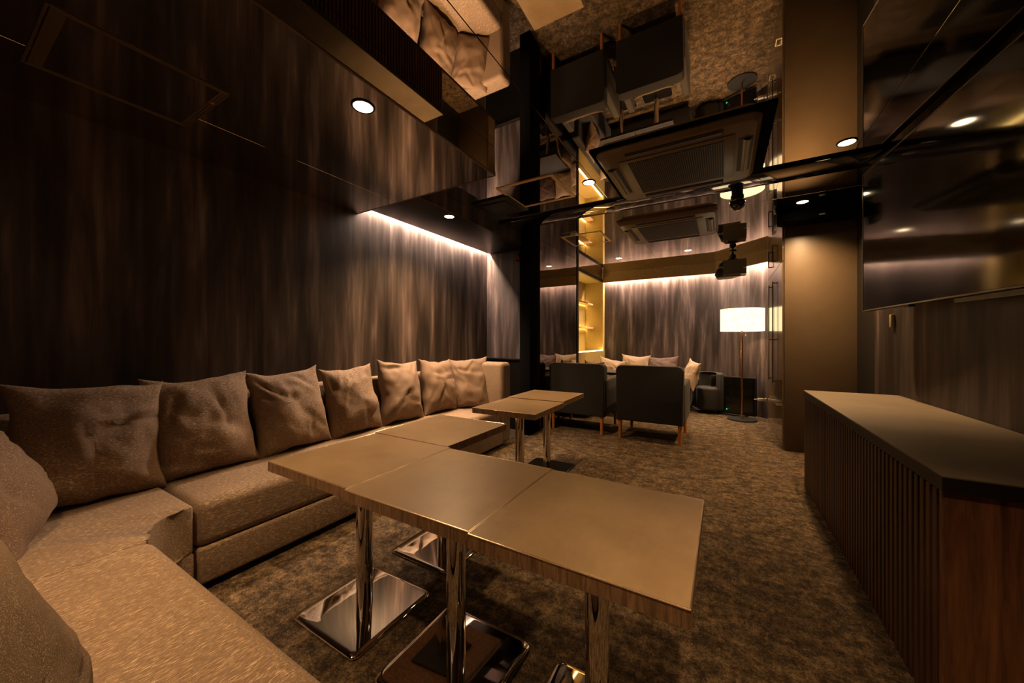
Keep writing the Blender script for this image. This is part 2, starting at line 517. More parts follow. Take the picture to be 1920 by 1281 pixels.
# straight run
box('seat_cushion', LB(-2.80, -2.13, 0.69, 3.40, 0.205, 0.43), 'sofa', sf, 0.048, 5)
box('seat_base', LB(-2.84, -2.125, 0.70, 3.42, 0.035, 0.21), 'sofa', sf, 0.015, 3)
box('backrest', LB(-2.87, -2.80, -0.42, 3.45, 0.05, 0.86), 'sofa', sf, 0.03, 4)
box('armrest', LB(-2.865, -2.125, 3.39, 3.595, 0.035, 0.945), 'sofa', sf, 0.045, 5)
# corner piece with a hollow curve in its front
poly_seat('corner_cushion', L2([(-2.81, 0.683), (-2.81, -0.34), (-1.905, -0.34), (-1.905, 0.476)] + curve[::-1]), 0.205, 0.43, 'sofa', sf, 0.014, 4)
prism('corner_base', L2([(-2.84, 0.69), (-2.84, -0.38), (-1.91, -0.38), (-1.91, 0.47)] + curve[::-1]), 0.035, 0.21, 'sofa', sf, 0.01, 2)
# near run towards the camera
box('seat_cushion', LB(-1.90, 0.05, -0.30, 0.49, 0.20, 0.445), 'sofa', sf, 0.055, 6)
box('seat_base', LB(-1.90, 0.05, -0.38, 0.48, 0.035, 0.205), 'sofa', sf, 0.015, 3)
box('backrest', LB(-2.80, 0.05, -0.43, -0.30, 0.05, 0.74), 'sofa', sf, 0.04, 4)
for (x, y) in ((-2.2, 0.8), (-2.2, 3.4), (-2.75, 3.4), (-2.75, 1.8), (-0.1, 0.4), (-1.8, 0.38), (-2.75, -0.3), (-0.1, -0.3)):
    cyl('foot', x + 2.45, y - 0.9, 0.0, 0.036, 0.025, 'black', sf, seg=12)

# ------------------------------------------------------------------ pillows
def pillow_mesh(w, h, t, seed, n=34, pinch=0.07, wr=1.0, point=1.0):
    bm = bmesh.new()
    rnd = random.Random(seed)
    off = Vector((rnd.uniform(0, 50), rnd.uniform(0, 50), rnd.uniform(0, 50)))
    grid = {}
    folds = [(rnd.uniform(-0.8, 0.8), rnd.uniform(-0.8, 0.8), rnd.uniform(0, math.pi), rnd.uniform(0.25, 0.6), rnd.uniform(0.5, 1.0)) for _ in range(5)]
    for side in (0, 1):
        for i in range(n + 1):
            for j in range(n + 1):
                u = math.sin((-1 + 2 * i / n) * math.pi / 2); v = math.sin((-1 + 2 * j / n) * math.pi / 2)
                edge = i in (0, n) or j in (0, n)
                if edge and side == 1:
                    grid[(1, i, j)] = grid[(0, i, j)]
                    continue
                px = u * (1 - pinch * (1 - v * v)); py = v * (1 - pinch * (1 - u * u))
                # corners stand out as soft points
                k = (abs(u) * abs(v)) ** 6 * 0.05 * point
                px *= 1 + k; py *= 1 + k
                sag = 0.04 * (1 - v) * 0.5
                prof = max(0.0, (1 - u * u)) ** 0.42 * max(0.0, (1 - v * v)) ** 0.42
                prof *= 1.0 + 0.22 * (-v)
                x = px * w / 2 * (1 + sag); z = py * h / 2
                y = (1 if side else -1) * prof * t / 2
                nv = noise.noise(Vector((u * 1.6, v * 1.6, side * 3)) + off) * 0.020
                nv += noise.noise(Vector((u * 4, v * 5, side * 7)) + off) * 0.008
                cr = 0
                for (fx, fy, fa, fl, fs) in folds:
                    dx = u - fx; dy = v - fy
                    a = dx * math.cos(fa) + dy * math.sin(fa); b = -dx * math.sin(fa) + dy * math.cos(fa)
                    cr -= fs * 0.014 * math.exp(-(a / fl) ** 2 - (b / 0.055) ** 2)
                    cr += fs * 0.010 * math.exp(-(a / fl) ** 2 - ((b - 0.12) / 0.07) ** 2)
                y += (1 if side else -1) * (nv + cr) * wr * min(1, prof * 2.0)
                z += noise.noise(Vector((u * 2.2, 4, v * 2.2)) + off) * 0.012 * wr
                x += noise.noise(Vector((9, u * 2.2, v * 2.2)) + off) * 0.012 * wr
                grid[(side, i, j)] = bm.verts.new((x, y, z + h / 2))
    for side in (0, 1):
        for i in range(n):
            for j in range(n):
                q = [grid[(side, i, j)], grid[(side, i + 1, j)], grid[(side, i + 1, j + 1)], grid[(side, i, j + 1)]]
                if len(set(q)) == 4:
                    bm.faces.new(q if side else q[::-1])
    return bm

def pillow(name, loc, w, h, t, seed, lean, yaw, mat, label, group, roll=0.0, wr=1.0, pinch=0.07, point=1.0):
    bm = pillow_mesh(w, h, t, seed, wr=wr, pinch=pinch, point=point)
    o = finish(name, bm, mat, None, True)
    o.location = loc
    o.rotation_mode = 'XYZ'
    m = Matrix.Rotation(yaw, 4, 'Z') @ Matrix.Rotation(lean, 4, 'X') @ Matrix.Rotation(roll, 4, 'Y')
    o.rotation_euler = m.to_euler('XYZ')
    tag(o, label, 'cushion', group)
    return o
G = 'scatter cushions along the long sofa'
# wall cushions: faces look toward +X ; local y- side faces out -> yaw = +90deg turns -y to +x
# (y centre, x, width, height, seed, roll)
row = [
    (0.44, -2.57, 0.50, 0.57, 11, 3, 'large dark brown cushion, second from the near corner of the long sofa', 'pillow'),
    (0.915, -2.60, 0.49, 0.57, 12, -2, 'wide cushion with raised corner tips, third from the near corner of the sofa', 'pillow'),
    (1.42, -2.61, 0.48, 0.57, 13, -3, 'sagging creased cushion, fourth from the near corner of the sofa', 'pillow'),
    (1.92, -2.62, 0.46, 0.56, 14, -2, 'narrow looking cushion behind the first table, fourth from the sofa arm', 'pillow'),
    (2.41, -2.61, 0.47, 0.58, 15, 4, 'tall cushion with pointed left tip, third from the sofa arm', 'pillow_plain'),
    (2.93, -2.60, 0.46, 0.57, 16, 3, 'lighter wrinkled cushion, second from the sofa arm', 'pillow_plain'),
]
for (yc, xc, w_, h_, sd, rl, lb, mt) in row:
    pillow('cushion', (xc, yc, 0.425), w_, h_, 0.23, sd, R(-13), R(90), mt, lb, G, R(rl), wr=1.25)
pillow('cushion', (-2.47, 3.27, 0.425), 0.42, 0.57, 0.17, 17, R(-10), R(38), 'pillow_plain', 'creased cushion standing in the corner against the sofa arm', G, R(-3), wr=1.2)
pillow('cushion', (-2.35, 0.26, 0.425), 0.50, 0.56, 0.20, 18, R(-24), R(180 - 22), 'pillow', 'dark cushion leaning in the near corner, cut by the picture edge', G, R(-10), wr=0.8)
# bulky back cushions of the near run, tops below the camera
pillow('cushion', (-0.95, 0.085, 0.44), 0.56, 0.445, 0.22, 19, R(-12), R(180 - 8), 'sofa', 'bulky pale back cushion at the bottom corner of the picture', G, 0, wr=0.5, pinch=0.0, point=-1.2)
pillow('cushion', (-1.53, 0.06, 0.44), 0.54, 0.42, 0.24, 20, R(-12), R(180 + 2), 'sofa', 'bulky pale back cushion behind the corner seat, mostly out of the frame', G, 0, wr=0.5, pinch=0.0, point=-1.2)

# ------------------------------------------------------------------ cafe tables
def rounded_rect(w, d, r, n=6):
    pts = []
    for cx, cy, a0 in ((w / 2 - r, d / 2 - r, 0), (-w / 2 + r, d / 2 - r, 90), (-w / 2 + r, -d / 2 + r, 180), (w / 2 - r, -d / 2 + r, 270)):
        for k in range(n + 1):
            a = R(a0 + 90 * k / n)
            pts.append((cx + r * math.cos(a), cy + r * math.sin(a)))
    return pts

def make_table(base_mat='chrome', top_mat='table', edge_mat='table_edge', w=0.532, d=0.545):
    t = D.objects.new('cafe_table', None)
    C.objects.link(t)
    bm = bmesh.new()
    box_bm(bm, -w / 2, w / 2, -d / 2, d / 2, 0.646, 0.6845, 0.0008, 1)
    finish('table_edge', bm, edge_mat, t)
    box('table_top', (-w / 2 + 0.002, w / 2 - 0.002, -d / 2 + 0.002, d / 2 - 0.002, 0.6835, 0.686), top_mat, t)
    # thin bright rim around the top face
    bm = bmesh.new()
    e = 0.0022
    for b in ((-w / 2, w / 2, -d / 2, -d / 2 + e), (-w / 2, w / 2, d / 2 - e, d / 2), (-w / 2, -w / 2 + e, -d / 2, d / 2), (w / 2 - e, w / 2, -d / 2, d / 2)):
        box_bm(bm, b[0] - 0.0006, b[1] + 0.0006, b[2] - 0.0006, b[3] + 0.0006, 0.6835, 0.6868, 0.0007, 2)
    finish('rim', bm, 'trim_metal', t)
    cyl('pole', 0, 0, 0.0166, 0.630, 0.035, base_mat if base_mat == 'chrome' else 'chrome', t, seg=48)
    box('mounting_plate', (-0.14, 0.14, -0.14, 0.14, 0.630, 0.646), 'black', t, 0.004, 1)
    # base plate: rounded, gently domed pyramid with a turned-down rim
    bm = bmesh.new()
    levels = [(0.205, 0.0, 0.030), (0.210, 0.004, 0.032), (0.2095, 0.009, 0.032), (0.205, 0.0135, 0.030), (0.197, 0.0160, 0.028), (0.188, 0.0166, 0.027)]
    prev = None
    for h_, z_, r_ in levels:
        ring = [bm.verts.new((x, y, z_)) for x, y in rounded_rect(2 * h_, 2 * h_, min(r_, h_ * 0.6), 6)]
        if prev:
            n = len(ring)
            for k in range(n):
                bm.faces.new((prev[k], prev[(k + 1) % n], ring[(k + 1) % n], ring[k]))
        else:
            bm.faces.new(ring[::-1])
        prev = ring
    bm.faces.new(prev)
    finish('base_plate', bm, base_mat, t, 'auto')
    return t
GT = 'square cafe tables'
tb = make_table()
spots = [
    (-1.390, 1.052, 0, 'bronze topped cafe table nearest the sofa in the row of three'),
    (-0.853, 1.040, 0, 'middle cafe table of the row of three pushed together'),
    (-0.318, 1.032, 0, 'cafe table at the open end of the row of three, above the carpet'),
    (-1.412, 1.604, 0, 'cafe table pushed up behind the row of three, close to the sofa'),
]
for i, (x, y, a, lb) in enumerate(spots):
    t = tb if i == 0 else copy_tree(tb)
    t.location = (x, y, 0); t.rotation_euler = (0, 0, R(a))
    tag(t, lb, 'table', GT)
tb2 = make_table('gloss_black')
tb3 = make_table('gloss_black', 'black', 'counter_edge')
for i, (x, y, a, lb) in enumerate([
    (-1.385, 2.475, 1, 'nearer cafe table of the pair beside the end of the sofa'),
    (-1.415, 3.050, 1, 'farther cafe table of the pair beside the end of the sofa, on black base'),
    (-1.44, 5.98, 0, 'dark topped cafe table between the armchairs and the black sofa, nearer the niche'),
    (-0.895, 5.98, 0, 'dark topped cafe table between the armchairs and the black sofa, nearer the lamp')]):
    t = (tb2, None, tb3, None)[i] or copy_tree((tb2, tb2, tb3, tb3)[i])
    t.location = (x, y, 0); t.rotation_euler = (0, 0, R(a))
    tag(t, lb, 'table', GT)

# ------------------------------------------------------------------ armchairs
def make_chair():
    t = D.objects.new('armchair', None)
    C.objects.link(t)
    # local: back at y=0, seat toward +y, width 0.79
    bm = bmesh.new()
    # backrest as rounded vertical slab (profile in xz)
    W, H0, H1, r = 0.375, 0.225, 0.892, 0.05
    pts = []
    for cx, cz, a0 in ((W - r, H1 - r, 0), (-W + r, H1 - r, 90)):
        for k in range(7):
            a = R(a0 + 15 * k)
            pts.append((cx + r * math.cos(a), cz + r * math.sin(a)))
    pts += [(-W, H0), (W, H0)]
    f0 = [bm.verts.new((x, 0.0, z)) for x, z in pts]
    f1 = [bm.verts.new((x, 0.15, z)) for x, z in pts]
    a = bm.faces.new(f0); b = bm.faces.new(f1[::-1])
    n = len(pts)
    for k in range(n):
        bm.faces.new((f0[k], f0[(k + 1) % n], f1[(k + 1) % n], f1[k]))
    bmesh.ops.bevel(bm, geom=list(a.edges) + list(b.edges), offset=0.015, segments=3, affect='EDGES', profile=0.5)
    finish('backrest', bm, 'shaded_charcoal', t, 'auto')
    box('seat', (-0.30, 0.30, 0.10, 0.76, 0.24, 0.44), 'charcoal', t, 0.035, 4)
    box('seat_frame', (-0.375, 0.375, 0.02, 0.74, 0.228, 0.29), 'shaded_charcoal', t, 0.01, 2)
    for s in (-1, 1):
        box('armrest', (s * 0.345 - 0.045, s * 0.345 + 0.045, 0.05, 0.77, 0.235, 0.70), 'charcoal', t, 0.028, 4)
        for yy in (0.045, 0.70):
            cyl('leg', s * 0.335, yy, 0.0, 0.232, 0.019, 'leg_wood', t, 0.0235, 16)
    return t
GC = 'charcoal armchairs seen from behind'
ch = make_chair()
for i, (x, y, a, lb) in enumerate([(-0.755, 4.44, 0, 'dark armchair on orange legs in the open, nearer the lamp'),
                                   (-1.66, 4.46, 0, 'dark armchair on orange legs beside the lit niche')]):
    t = ch if i == 0 else copy_tree(ch)
    t.location = (x, y, 0); t.rotation_euler = (0, 0, R(a))
    tag(t, lb, 'armchair', GC)
GP = 'pale cushions inside the armchairs'
pillow('cushion', (-0.73, 4.74, 0.44), 0.46, 0.46, 0.15, 31, R(14), R(0), 'pillow_cream', 'pale cushion peeping over the armchair nearer the lamp', GP)
pillow('cushion', (-1.62, 4.75, 0.44), 0.56, 0.475, 0.16, 32, R(14), R(0), 'pillow_cream', 'pale cushion peeping over the armchair beside the niche', GP)

# ------------------------------------------------------------------ far black sofa
fs = empty('black_sofa', (-1.2, 6.8, 0), 'low black corner sofa along the far streaked wall below the lit niche', 'sofa')
def FB(x0, x1, y0, y1, z0, z1): return (x0 + 1.2, x1 + 1.2, y0 - 6.8, y1 - 6.8, z0, z1)
box('seat', FB(-2.05, -0.45, 6.42, 7.10, 0.10, 0.43), 'black_fabric', fs, 0.045, 4)
box('backrest', FB(-2.05, -0.40, 7.05, 7.24, 0.08, 0.70), 'black_fabric', fs, 0.04, 4)
box('side_seat', FB(-2.05, -1.72, 5.35, 6.45, 0.10, 0.43), 'black_fabric', fs, 0.045, 4)
box('side_backrest', FB(-2.06, -1.94, 5.35, 7.1, 0.08, 0.72), 'black_fabric', fs, 0.03, 4)
for x, y in ((-1.95, 5.45), (-0.5, 6.5), (-0.5, 7.1), (-1.95, 7.1)):
    cyl('foot', x + 1.2, y - 6.8, 0, 0.10, 0.02, 'black', fs, seg=12)
# rounded tub chair end beside the sofa
tubc = empty('tub_chair', (-0.20, 6.80, 0), 'small rounded black tub chair between the black sofa and the floor screen', 'chair')
bm = bmesh.new()
pts = [(0.19 * math.cos(R(a)), 0.21 * math.sin(R(a))) for a in range(0, 360, 15)]
prism_bm(bm, pts, 0.05, 0.43, 0.045, 4)
finish('seat', bm, 'black_fabric', tubc, 'auto')
bm = bmesh.new()
outer = [(0.22 * math.cos(R(a)), 0.24 * math.sin(R(a))) for a in range(-40, 181, 13)]
inner = [(0.14 * math.cos(R(a)), 0.16 * math.sin(R(a))) for a in range(-40, 181, 13)][::-1]
prism_bm(bm, outer + inner, 0.05, 0.66, 0.03, 3)
finish('backrest', bm, 'black_fabric', tubc, 'auto')
for a in (45, 135, 225, 315):
    cyl('foot', 0.13 * math.cos(R(a)), 0.15 * math.sin(R(a)), 0, 0.052, 0.018, 'black', tubc, seg=12)
GF = 'cushions on the far black sofa'
for (x, y, w_, h_, sd, ln, yw, rl, mt, lb) in [
    (-1.80, 6.60, 0.46, 0.44, 41, -14, 30, 12, 'pillow_cream', 'cushion with a long tip in the niche corner of the black sofa'),
    (-1.42, 6.88, 0.50, 0.50, 42, -12, 0, 2, 'pillow_cream', 'broad beige cushion in the middle of the black sofa'),
    (-0.92, 6.88, 0.50, 0.48, 43, -12, 0, -2, 'pillow_plum', 'dull plum cushion on the black sofa'),
    (-0.50, 6.62, 0.40, 0.44, 44, -12, -62, 8, 'pillow_cream', 'cream cushion leaning at the lamp end of the black sofa'),
    (-1.80, 5.75, 0.44, 0.46, 45, -12, 90, 0, 'pillow_plain', 'brown cushion on the side seat against the dark mirror')]:
    pillow('cushion', (x, y, 0.425), w_, h_, 0.16, sd, R(ln), R(yw), mt, lb, GF, R(rl), pinch=0.09, point=1.6)

# ------------------------------------------------------------------ floor lamp
lp = empty('floor_lamp', (0.25, 6.40, 0), 'copper floor lamp with a lit cream drum shade before the angled wall', 'lamp')
bm = bmesh.new()
cyl_bm(bm, 0, 0, 0.0, 0.018, 0.195, 0.19, 48)
finish('base', bm, 'black', lp, 'auto')
cyl('pole', 0, 0, 0.018, 1.52, 0.0135, 'brass', lp, seg=20)
cyl('bulb_holder', 0, 0, 1.42, 1.50, 0.02, 'brass', lp, seg=20)
bm = bmesh.new()
r_, n_ = 0.283, 64
rings = []
for rr, zz in ((r_, 1.335), (r_, 1.667), (r_ - 0.004, 1.667), (r_ - 0.004, 1.335)):
    rings.append([bm.verts.new((rr * math.cos(2 * math.pi * k / n_), rr * math.sin(2 * math.pi * k / n_), zz)) for k in range(n_)])
for i in range(4):
    a = rings[i]; b = rings[(i + 1) % 4]
    for k in range(n_):
        bm.faces.new((a[k], a[(k + 1) % n_], b[(k + 1) % n_], b[k]))
sd_ = finish('shade', bm, 'shade', lp, 'auto')
cyl('shade_diffuser', 0, 0, 1.640, 1.643, 0.277, 'shade', sd_, seg=48)
tube('pull_chain', [(0.045, -0.02, 1.335), (0.045, -0.02, 1.29)], 0.002, 'brass', lp)
cyl('pull_knob', 0.045, -0.02, 1.262, 1.29, 0.006, 'white', lp, seg=10)
l = D.lights.new('bulb', 'POINT'); l.energy = 34; l.color = (1, 0.62, 0.3); l.shadow_soft_size = 0.06
lo_ = D.objects.new('bulb', l); C.objects.link(lo_); lo_.parent = lp; lo_.location = (0, 0, 1.56)

# ------------------------------------------------------------------ floor screen behind the lamp
mn = empty('floor_screen', (0.13, 6.70, 0), 'black flat screen standing on the carpet behind the floor lamp', 'screen', rz=R(-22))
box('casing', (-0.33, 0.33, 0.0, 0.05, 0.03, 0.62), 'plastic', mn, 0.006, 2)
box('screen_pane', (-0.315, 0.315, -0.003, 0.0, 0.05, 0.605), 'tv_glass2', mn)
box('foot', (-0.2, 0.2, -0.04, 0.09, 0.0, 0.03), 'plastic', mn, 0.004, 1)
bm = bmesh.new(); bmesh.ops.create_icosphere(bm, subdivisions=2, radius=0.009, matrix=Matrix.Translation((-0.06, -0.05, 0.10)))
finish('power_light', bm, 'green', mn, True)
tag(tube('power_cable', [(0.42, 6.44, 0.33), (0.47, 6.43, 0.325), (0.50, 6.45, 0.25), (0.49, 6.48, 0.08), (0.40, 6.46, 0.012), (0.28, 6.36, 0.010), (0.36, 6.52, 0.010)], 0.005, 'plastic'),
    'thin black cable curling down beside the floor screen', 'cable')
ad = empty('power_plug', (0.50, 6.40, 0.30), 'white power plug beside the floor screen next to the cabinet', 'plug')
box('plug_body', (-0.05, 0.02, -0.02, 0.02, 0.0, 0.045), 'white', ad, 0.006, 2)
box('plug_block', (0.03, 0.055, -0.018, 0.018, 0.0, 0.05), 'white', ad, 0.005, 2)
tube('lead', [(-0.05, 0, 0.02), (-0.10, 0.01, 0.022)], 0.005, 'white', ad)

# ------------------------------------------------------------------ pillar and cabinets
struct(box('wall_pillar', (0.575, XR + 0.1, 4.84, 5.0, 0.0, ZU), 'brown', bev=0.012))
cb = empty('tall_cabinet', (0.56, 4.85, 0), 'tall brown lacquered cabinet with long black handles beside the pillar', 'cabinet')
box('carcass', (0.022, 0.55, 0.02, 1.46, 0.02, ZU - 0.003), 'brown', cb)
for k, (y0, y1) in enumerate(((0.012, 0.73), (0.734, 1.455))):
    d1 = box('upper_door', (0.0, 0.02, y0, y1, 2.065, ZU - 0.006), 'door', cb, 0.002, 1)
    d2 = box('door', (0.0, 0.02, y0, y1, 0.515, 2.060), 'door', cb, 0.002, 1)
    dr = box('drawer', (0.0, 0.02, y0, y1, 0.03, 0.510), 'door', cb, 0.002, 1)
    hy = (0.61, 1.03)[k]
    bm = bmesh.new()
    box_bm(bm, -0.032, -0.022, hy - 0.007, hy + 0.007, 0.67, 1.93)
    for zz in (0.69, 1.20, 1.90):
        box_bm(bm, -0.024, 0.0, hy - 0.006, hy + 0.006, zz, zz + 0.012)
    finish('handle', bm, 'black', d2)
    bm = bmesh.new()
    box_bm(bm, -0.032, -0.022, hy - 0.007 + 0.02, hy + 0.007 + 0.02, 2.17, 2.38)
    for zz in (2.17, 2.368):
        box_bm(bm, -0.024, 0.0, hy + 0.014, hy + 0.026, zz, zz + 0.012)
    finish('handle', bm, 'black', d1)
    hy = (0.27, 0.92)[k]
    bm = bmesh.new()
    box_bm(bm, -0.032, -0.024, hy - 0.06, hy + 0.06, 0.452, 0.462)
    for s in (-1, 1):
        box_bm(bm, -0.026, 0.0, hy + s * 0.055 - 0.005, hy + s * 0.055 + 0.005, 0.452, 0.462)
    finish('handle', bm, 'trim_metal', dr)
# black box under the ceiling at the pillar
bb = empty('ceiling_box_speaker', (0.80, 4.64, ZU), 'big black box speaker fixed under the ceiling before the brown pillar', 'speaker')
bm = bmesh.new()
prism_bm(bm, [(-0.315, 0.0), (0.33, 0.0), (0.33, 0.19), (-0.24, 0.19), (-0.315, 0.10)], -0.135, -0.012, 0.01, 2)
finish('casing', bm, 'felt', bb, 'auto')
box('grille', (-0.29, 0.31, -0.008, 0.0, -0.125, -0.02), 'felt', bb, 0.003, 1)
box('badge', (0.03, 0.075, -0.011, -0.008, -0.10, -0.088), 'logo', bb)
box('ceiling_bracket', (-0.1, 0.1, 0.05, 0.15, -0.013, 0.0), 'black', bb)
bm = bmesh.new()
prism_bm(bm, [(-0.345, -0.06), (-0.316, -0.06), (-0.316, 0.10), (-0.345, 0.10)], -0.215, -0.05)
finish('side_flap', bm, 'black', bb)

# ------------------------------------------------------------------ hanging speaker
sp = empty('hanging_speaker', (0.13, 6.36, ZU), 'grey and black karaoke speaker hanging from the ceiling above the floor lamp', 'speaker')
bm = bmesh.new(); cyl_bm(bm, 0, 0, -0.012, 0.0, 0.05, None, 24); cyl_bm(bm, 0, 0, -0.09, -0.01, 0.014, None, 12)
bmesh.ops.create_uvsphere(bm, u_segments=16, v_segments=10, radius=0.045, matrix=Matrix.Translation((0, 0, -0.085)))
box_bm(bm, -0.06, 0.06, -0.02, 0.02, -0.145, -0.12)
finish('ceiling_bracket', bm, 'black', sp, 'auto')
cs = D.objects.new('cabinet_body', None)
bm = bmesh.new()
prism_bm(bm, [(-0.13, -0.10), (0.17, -0.13), (0.17, 0.12), (-0.10, 0.16)], -0.375, -0.15, 0.006, 1)
body = finish('speaker_body', bm, 'speaker_grey', sp)
bm = bmesh.new()
# sculpted front baffle facing -x, slightly toward the camera
fr = [(-0.13, -0.17), (-0.17, -0.20), (-0.185, -0.25), (-0.215, -0.31), (-0.24, -0.36), (-0.215, -0.40), (-0.13, -0.385)]
a = [bm.verts.new((x, -0.105, z)) for x, z in fr]
b = [bm.verts.new((x + 0.02, 0.16, z)) for x, z in fr]
bm.faces.new(a); bm.faces.new(b[::-1])
for k in range(len(fr)):
    bm.faces.new((a[k], a[(k + 1) % len(fr)], b[(k + 1) % len(fr)], b[k]))
finish('front_baffle', bm, 'black', sp, 'auto')
bm = bmesh.new()
prism_bm(bm, [(-0.20, -0.09), (0.10, -0.12), (0.0, 0.10), (-0.18, 0.14)], -0.405, -0.376, 0.004, 1)
finish('lower_cheek', bm, 'ac', sp)
cu = D.curves.new('logo_text', 'FONT'); cu.body = 'BMB'; cu.size = 0.045; cu.extrude = 0.001; cu.align_x = 'CENTER'
to = D.objects.new('tmp', cu); C.objects.link(to)
dg = bpy.context.evaluated_depsgraph_get()
me = D.meshes.new_from_object(to.evaluated_get(dg))
D.objects.remove(to)
lg = D.objects.new('logo', me); C.objects.link(lg); lg.parent = sp
me.materials.clear(); me.materials.append(M['logo'])
lg.location = (-0.163, -0.108, -0.27); lg.rotation_euler = (R(90), 0, 0)
tag(tube('speaker_wire', [(0.26, 6.23, 2.27), (0.32, 6.22, 2.25), (0.345, 6.26, 2.21), (0.33, 6.28, 2.17)], 0.003, 'logo'), 'thin loose wire behind the hanging speaker', 'wire')

# black ball spotlight at the beam
bl = empty('ball_spotlight', (0.115, 3.86, ZU), 'black ball shaped spotlight hanging at the beam before the lamp', 'spotlight')
bm = bmesh.new(); bmesh.ops.create_uvsphere(bm, u_segments=32, v_segments=20, radius=0.062, matrix=Matrix.Translation((0, 0, -0.105)))
finish('ball', bm, 'gloss_black', bl, True)
cyl('collar', 0, 0, -0.060, -0.03, 0.052, 'plastic', bl, seg=28)
cyl('mount', 0, 0, -0.032, 0.0, 0.045, 'black', bl, seg=28)
bm = bmesh.new()
bmesh.ops.create_cone(bm, cap_ends=True, segments=32, radius1=0.0645, radius2=0.0645, depth=0.008, matrix=Matrix.Translation((0, 0, -0.085)))
finish('ring', bm, 'chrome', bl, 'auto')

# ------------------------------------------------------------------ ceiling air units
def make_ac():
    t = D.objects.new('ceiling_air_unit', None); C.objects.link(t)
    pts = rounded_rect(1.0, 0.96, 0.07, 5)
    bm = bmesh.new()
    ring_lv = [(1.0, -0.012), (1.0, -0.022), (0.955, -0.046), (0.94, -0.050)]
    prev = None
    for s, z in ring_lv:
        ring = [bm.verts.new((x * s, y * s, z)) for x, y in pts]
        if prev:
            for k in range(len(ring)):
                bm.faces.new((prev[k], prev[(k + 1) % len(ring)], ring[(k + 1) % len(ring)], ring[k]))
        prev = ring
    bm.faces.new(prev)
    finish('panel', bm, 'ac', t, 'auto')
    box('grille_frame', (-0.365, 0.365, -0.335, 0.345, -0.057, -0.049), 'ac', t, 0.004, 2)
    box('grille_back', (-0.305, 0.305, -0.29, 0.30, -0.0585, -0.055), 'ac_dark', t)
    bm = bmesh.new()
    for k in range(44):
        x = -0.30 + 0.6 * k / 43
        box_bm(bm, x - 0.0022, x + 0.0022, -0.29, 0.30, -0.0635, -0.0582)
    g = finish('grille_slats', bm, 'ac_slat', t); g['kind'] = 'stuff'
    for s in (-1, 1):
        box('louvre_slot', (s * 0.425 - 0.040, s * 0.425 + 0.040, -0.25, 0.26, -0.054, -0.049), 'ac_dark', t, 0.002, 1)
        bm = bmesh.new()
        vv = []
        for k in range(7):
            q = -1 + 2 * k / 6
            vv.append((s * 0.432 + q * 0.022, -0.058 - 0.009 * (1 - q * q) - 0.005 * q * s))
        lo1 = [bm.verts.new((x, -0.24, z)) for x, z in vv]; hi1 = [bm.verts.new((x, 0.25, z)) for x, z in vv]
        for k in range(6):
            bm.faces.new((lo1[k], lo1[k + 1], hi1[k + 1], hi1[k]))
        ext = bmesh.ops.extrude_face_region(bm, geom=list(bm.faces))
        bmesh.ops.translate(bm, verts=[v for v in ext['geom'] if isinstance(v, bmesh.types.BMVert)], vec=(0, 0, 0.004))
        finish('louvre', bm, 'ac', t, 'auto')
        box('louvre_slot', (-0.30, 0.30, s * 0.398 - 0.030, s * 0.398 + 0.030, -0.056, -0.049), 'ac_dark', t, 0.002, 1)
        box('louvre', (-0.29, 0.29, s * 0.398 - 0.012, s * 0.398 + 0.018, -0.060, -0.055), 'ac_slat', t, 0.003, 1)
    return t
ac = make_ac()
ac2 = copy_tree(ac)
ac.location = (-0.295, 2.985, ZU)
tag(ac, 'large brown ceiling air unit touching the black beam on the near side', 'air conditioner', 'four way ceiling air units')
box('backing_plate', (-0.53, 0.565, -0.50, 0.467, -0.0125, 0.0), 'felt', ac, 0.003, 1)  # added black plate, stands in for the dark shade around this unit
ac2.location = (-0.545, 4.60, ZU)
tag(ac2, 'ceiling air unit beyond the black beam above the armchairs', 'air conditioner', 'four way ceiling air units')
box('backing_plate', (-0.50, 0.50, -0.48, 0.48, -0.0125, 0.0), 'ac', ac2, 0.003, 1)

# ------------------------------------------------------------------ ceiling hatches
def make_hatch(w, d, t1=0.030, t2=0.030):
    bm = bmesh.new()
    box_bm(bm, -w / 2, w / 2, -d / 2, -d / 2 + t1, -0.006, 0.0, 0.0015, 1)
    box_bm(bm, -w / 2, w / 2, d / 2 - t1, d / 2, -0.006, 0.0, 0.0015, 1)
    box_bm(bm, -w / 2, -w / 2 + t2, -d / 2 + t1, d / 2 - t1, -0.006, 0.0, 0.0015, 1)
    box_bm(bm, w / 2 - t2, w / 2, -d / 2 + t1, d / 2 - t1, -0.006, 0.0, 0.0015, 1)
    return bm
GH = 'framed mirror hatches in the ceiling'
def hatch(x, y, z, w, d, label):
    t = empty('ceiling_hatch', (x, y, z), label, 'hatch', GH)
    finish('frame', make_hatch(w, d), 'frame_gold', t)
    box('hatch_panel', (-w / 2 + 0.032, w / 2 - 0.032, -d / 2 + 0.032, d / 2 - 0.032, -0.003, -0.0005), 'mirror', t)
    return t
hatch(-1.465, 2.93, ZU, 0.55, 0.53, 'square ceiling hatch with bronze frame before the black beam')
hatch(-1.565, 4.62, ZU, 0.53, 0.52, 'square ceiling hatch with bronze frame beyond the beam, near the niche')
vt = empty('ceiling_vent', (-2.245, 0.51, ZL), 'long narrow framed vent in the lowered ceiling over the dark wall', 'vent')
bm = bmesh.new()
for i_, k in enumerate((0, 0.013)):
    q = make_hatch(0.51 - 2 * k, 0.535 - 2 * k, 0.009, 0.009)
    me_ = D.meshes.new('t'); q.to_mesh(me_); q.free(); bm.from_mesh(me_); D.meshes.remove(me_)
box_bm(bm, -0.25, 0.25, -0.245, -0.215, -0.004, 0.0); box_bm(bm, -0.25, 0.25, 0.235, 0.262, -0.004, 0.0)
finish('frame', bm, 'brown', vt)
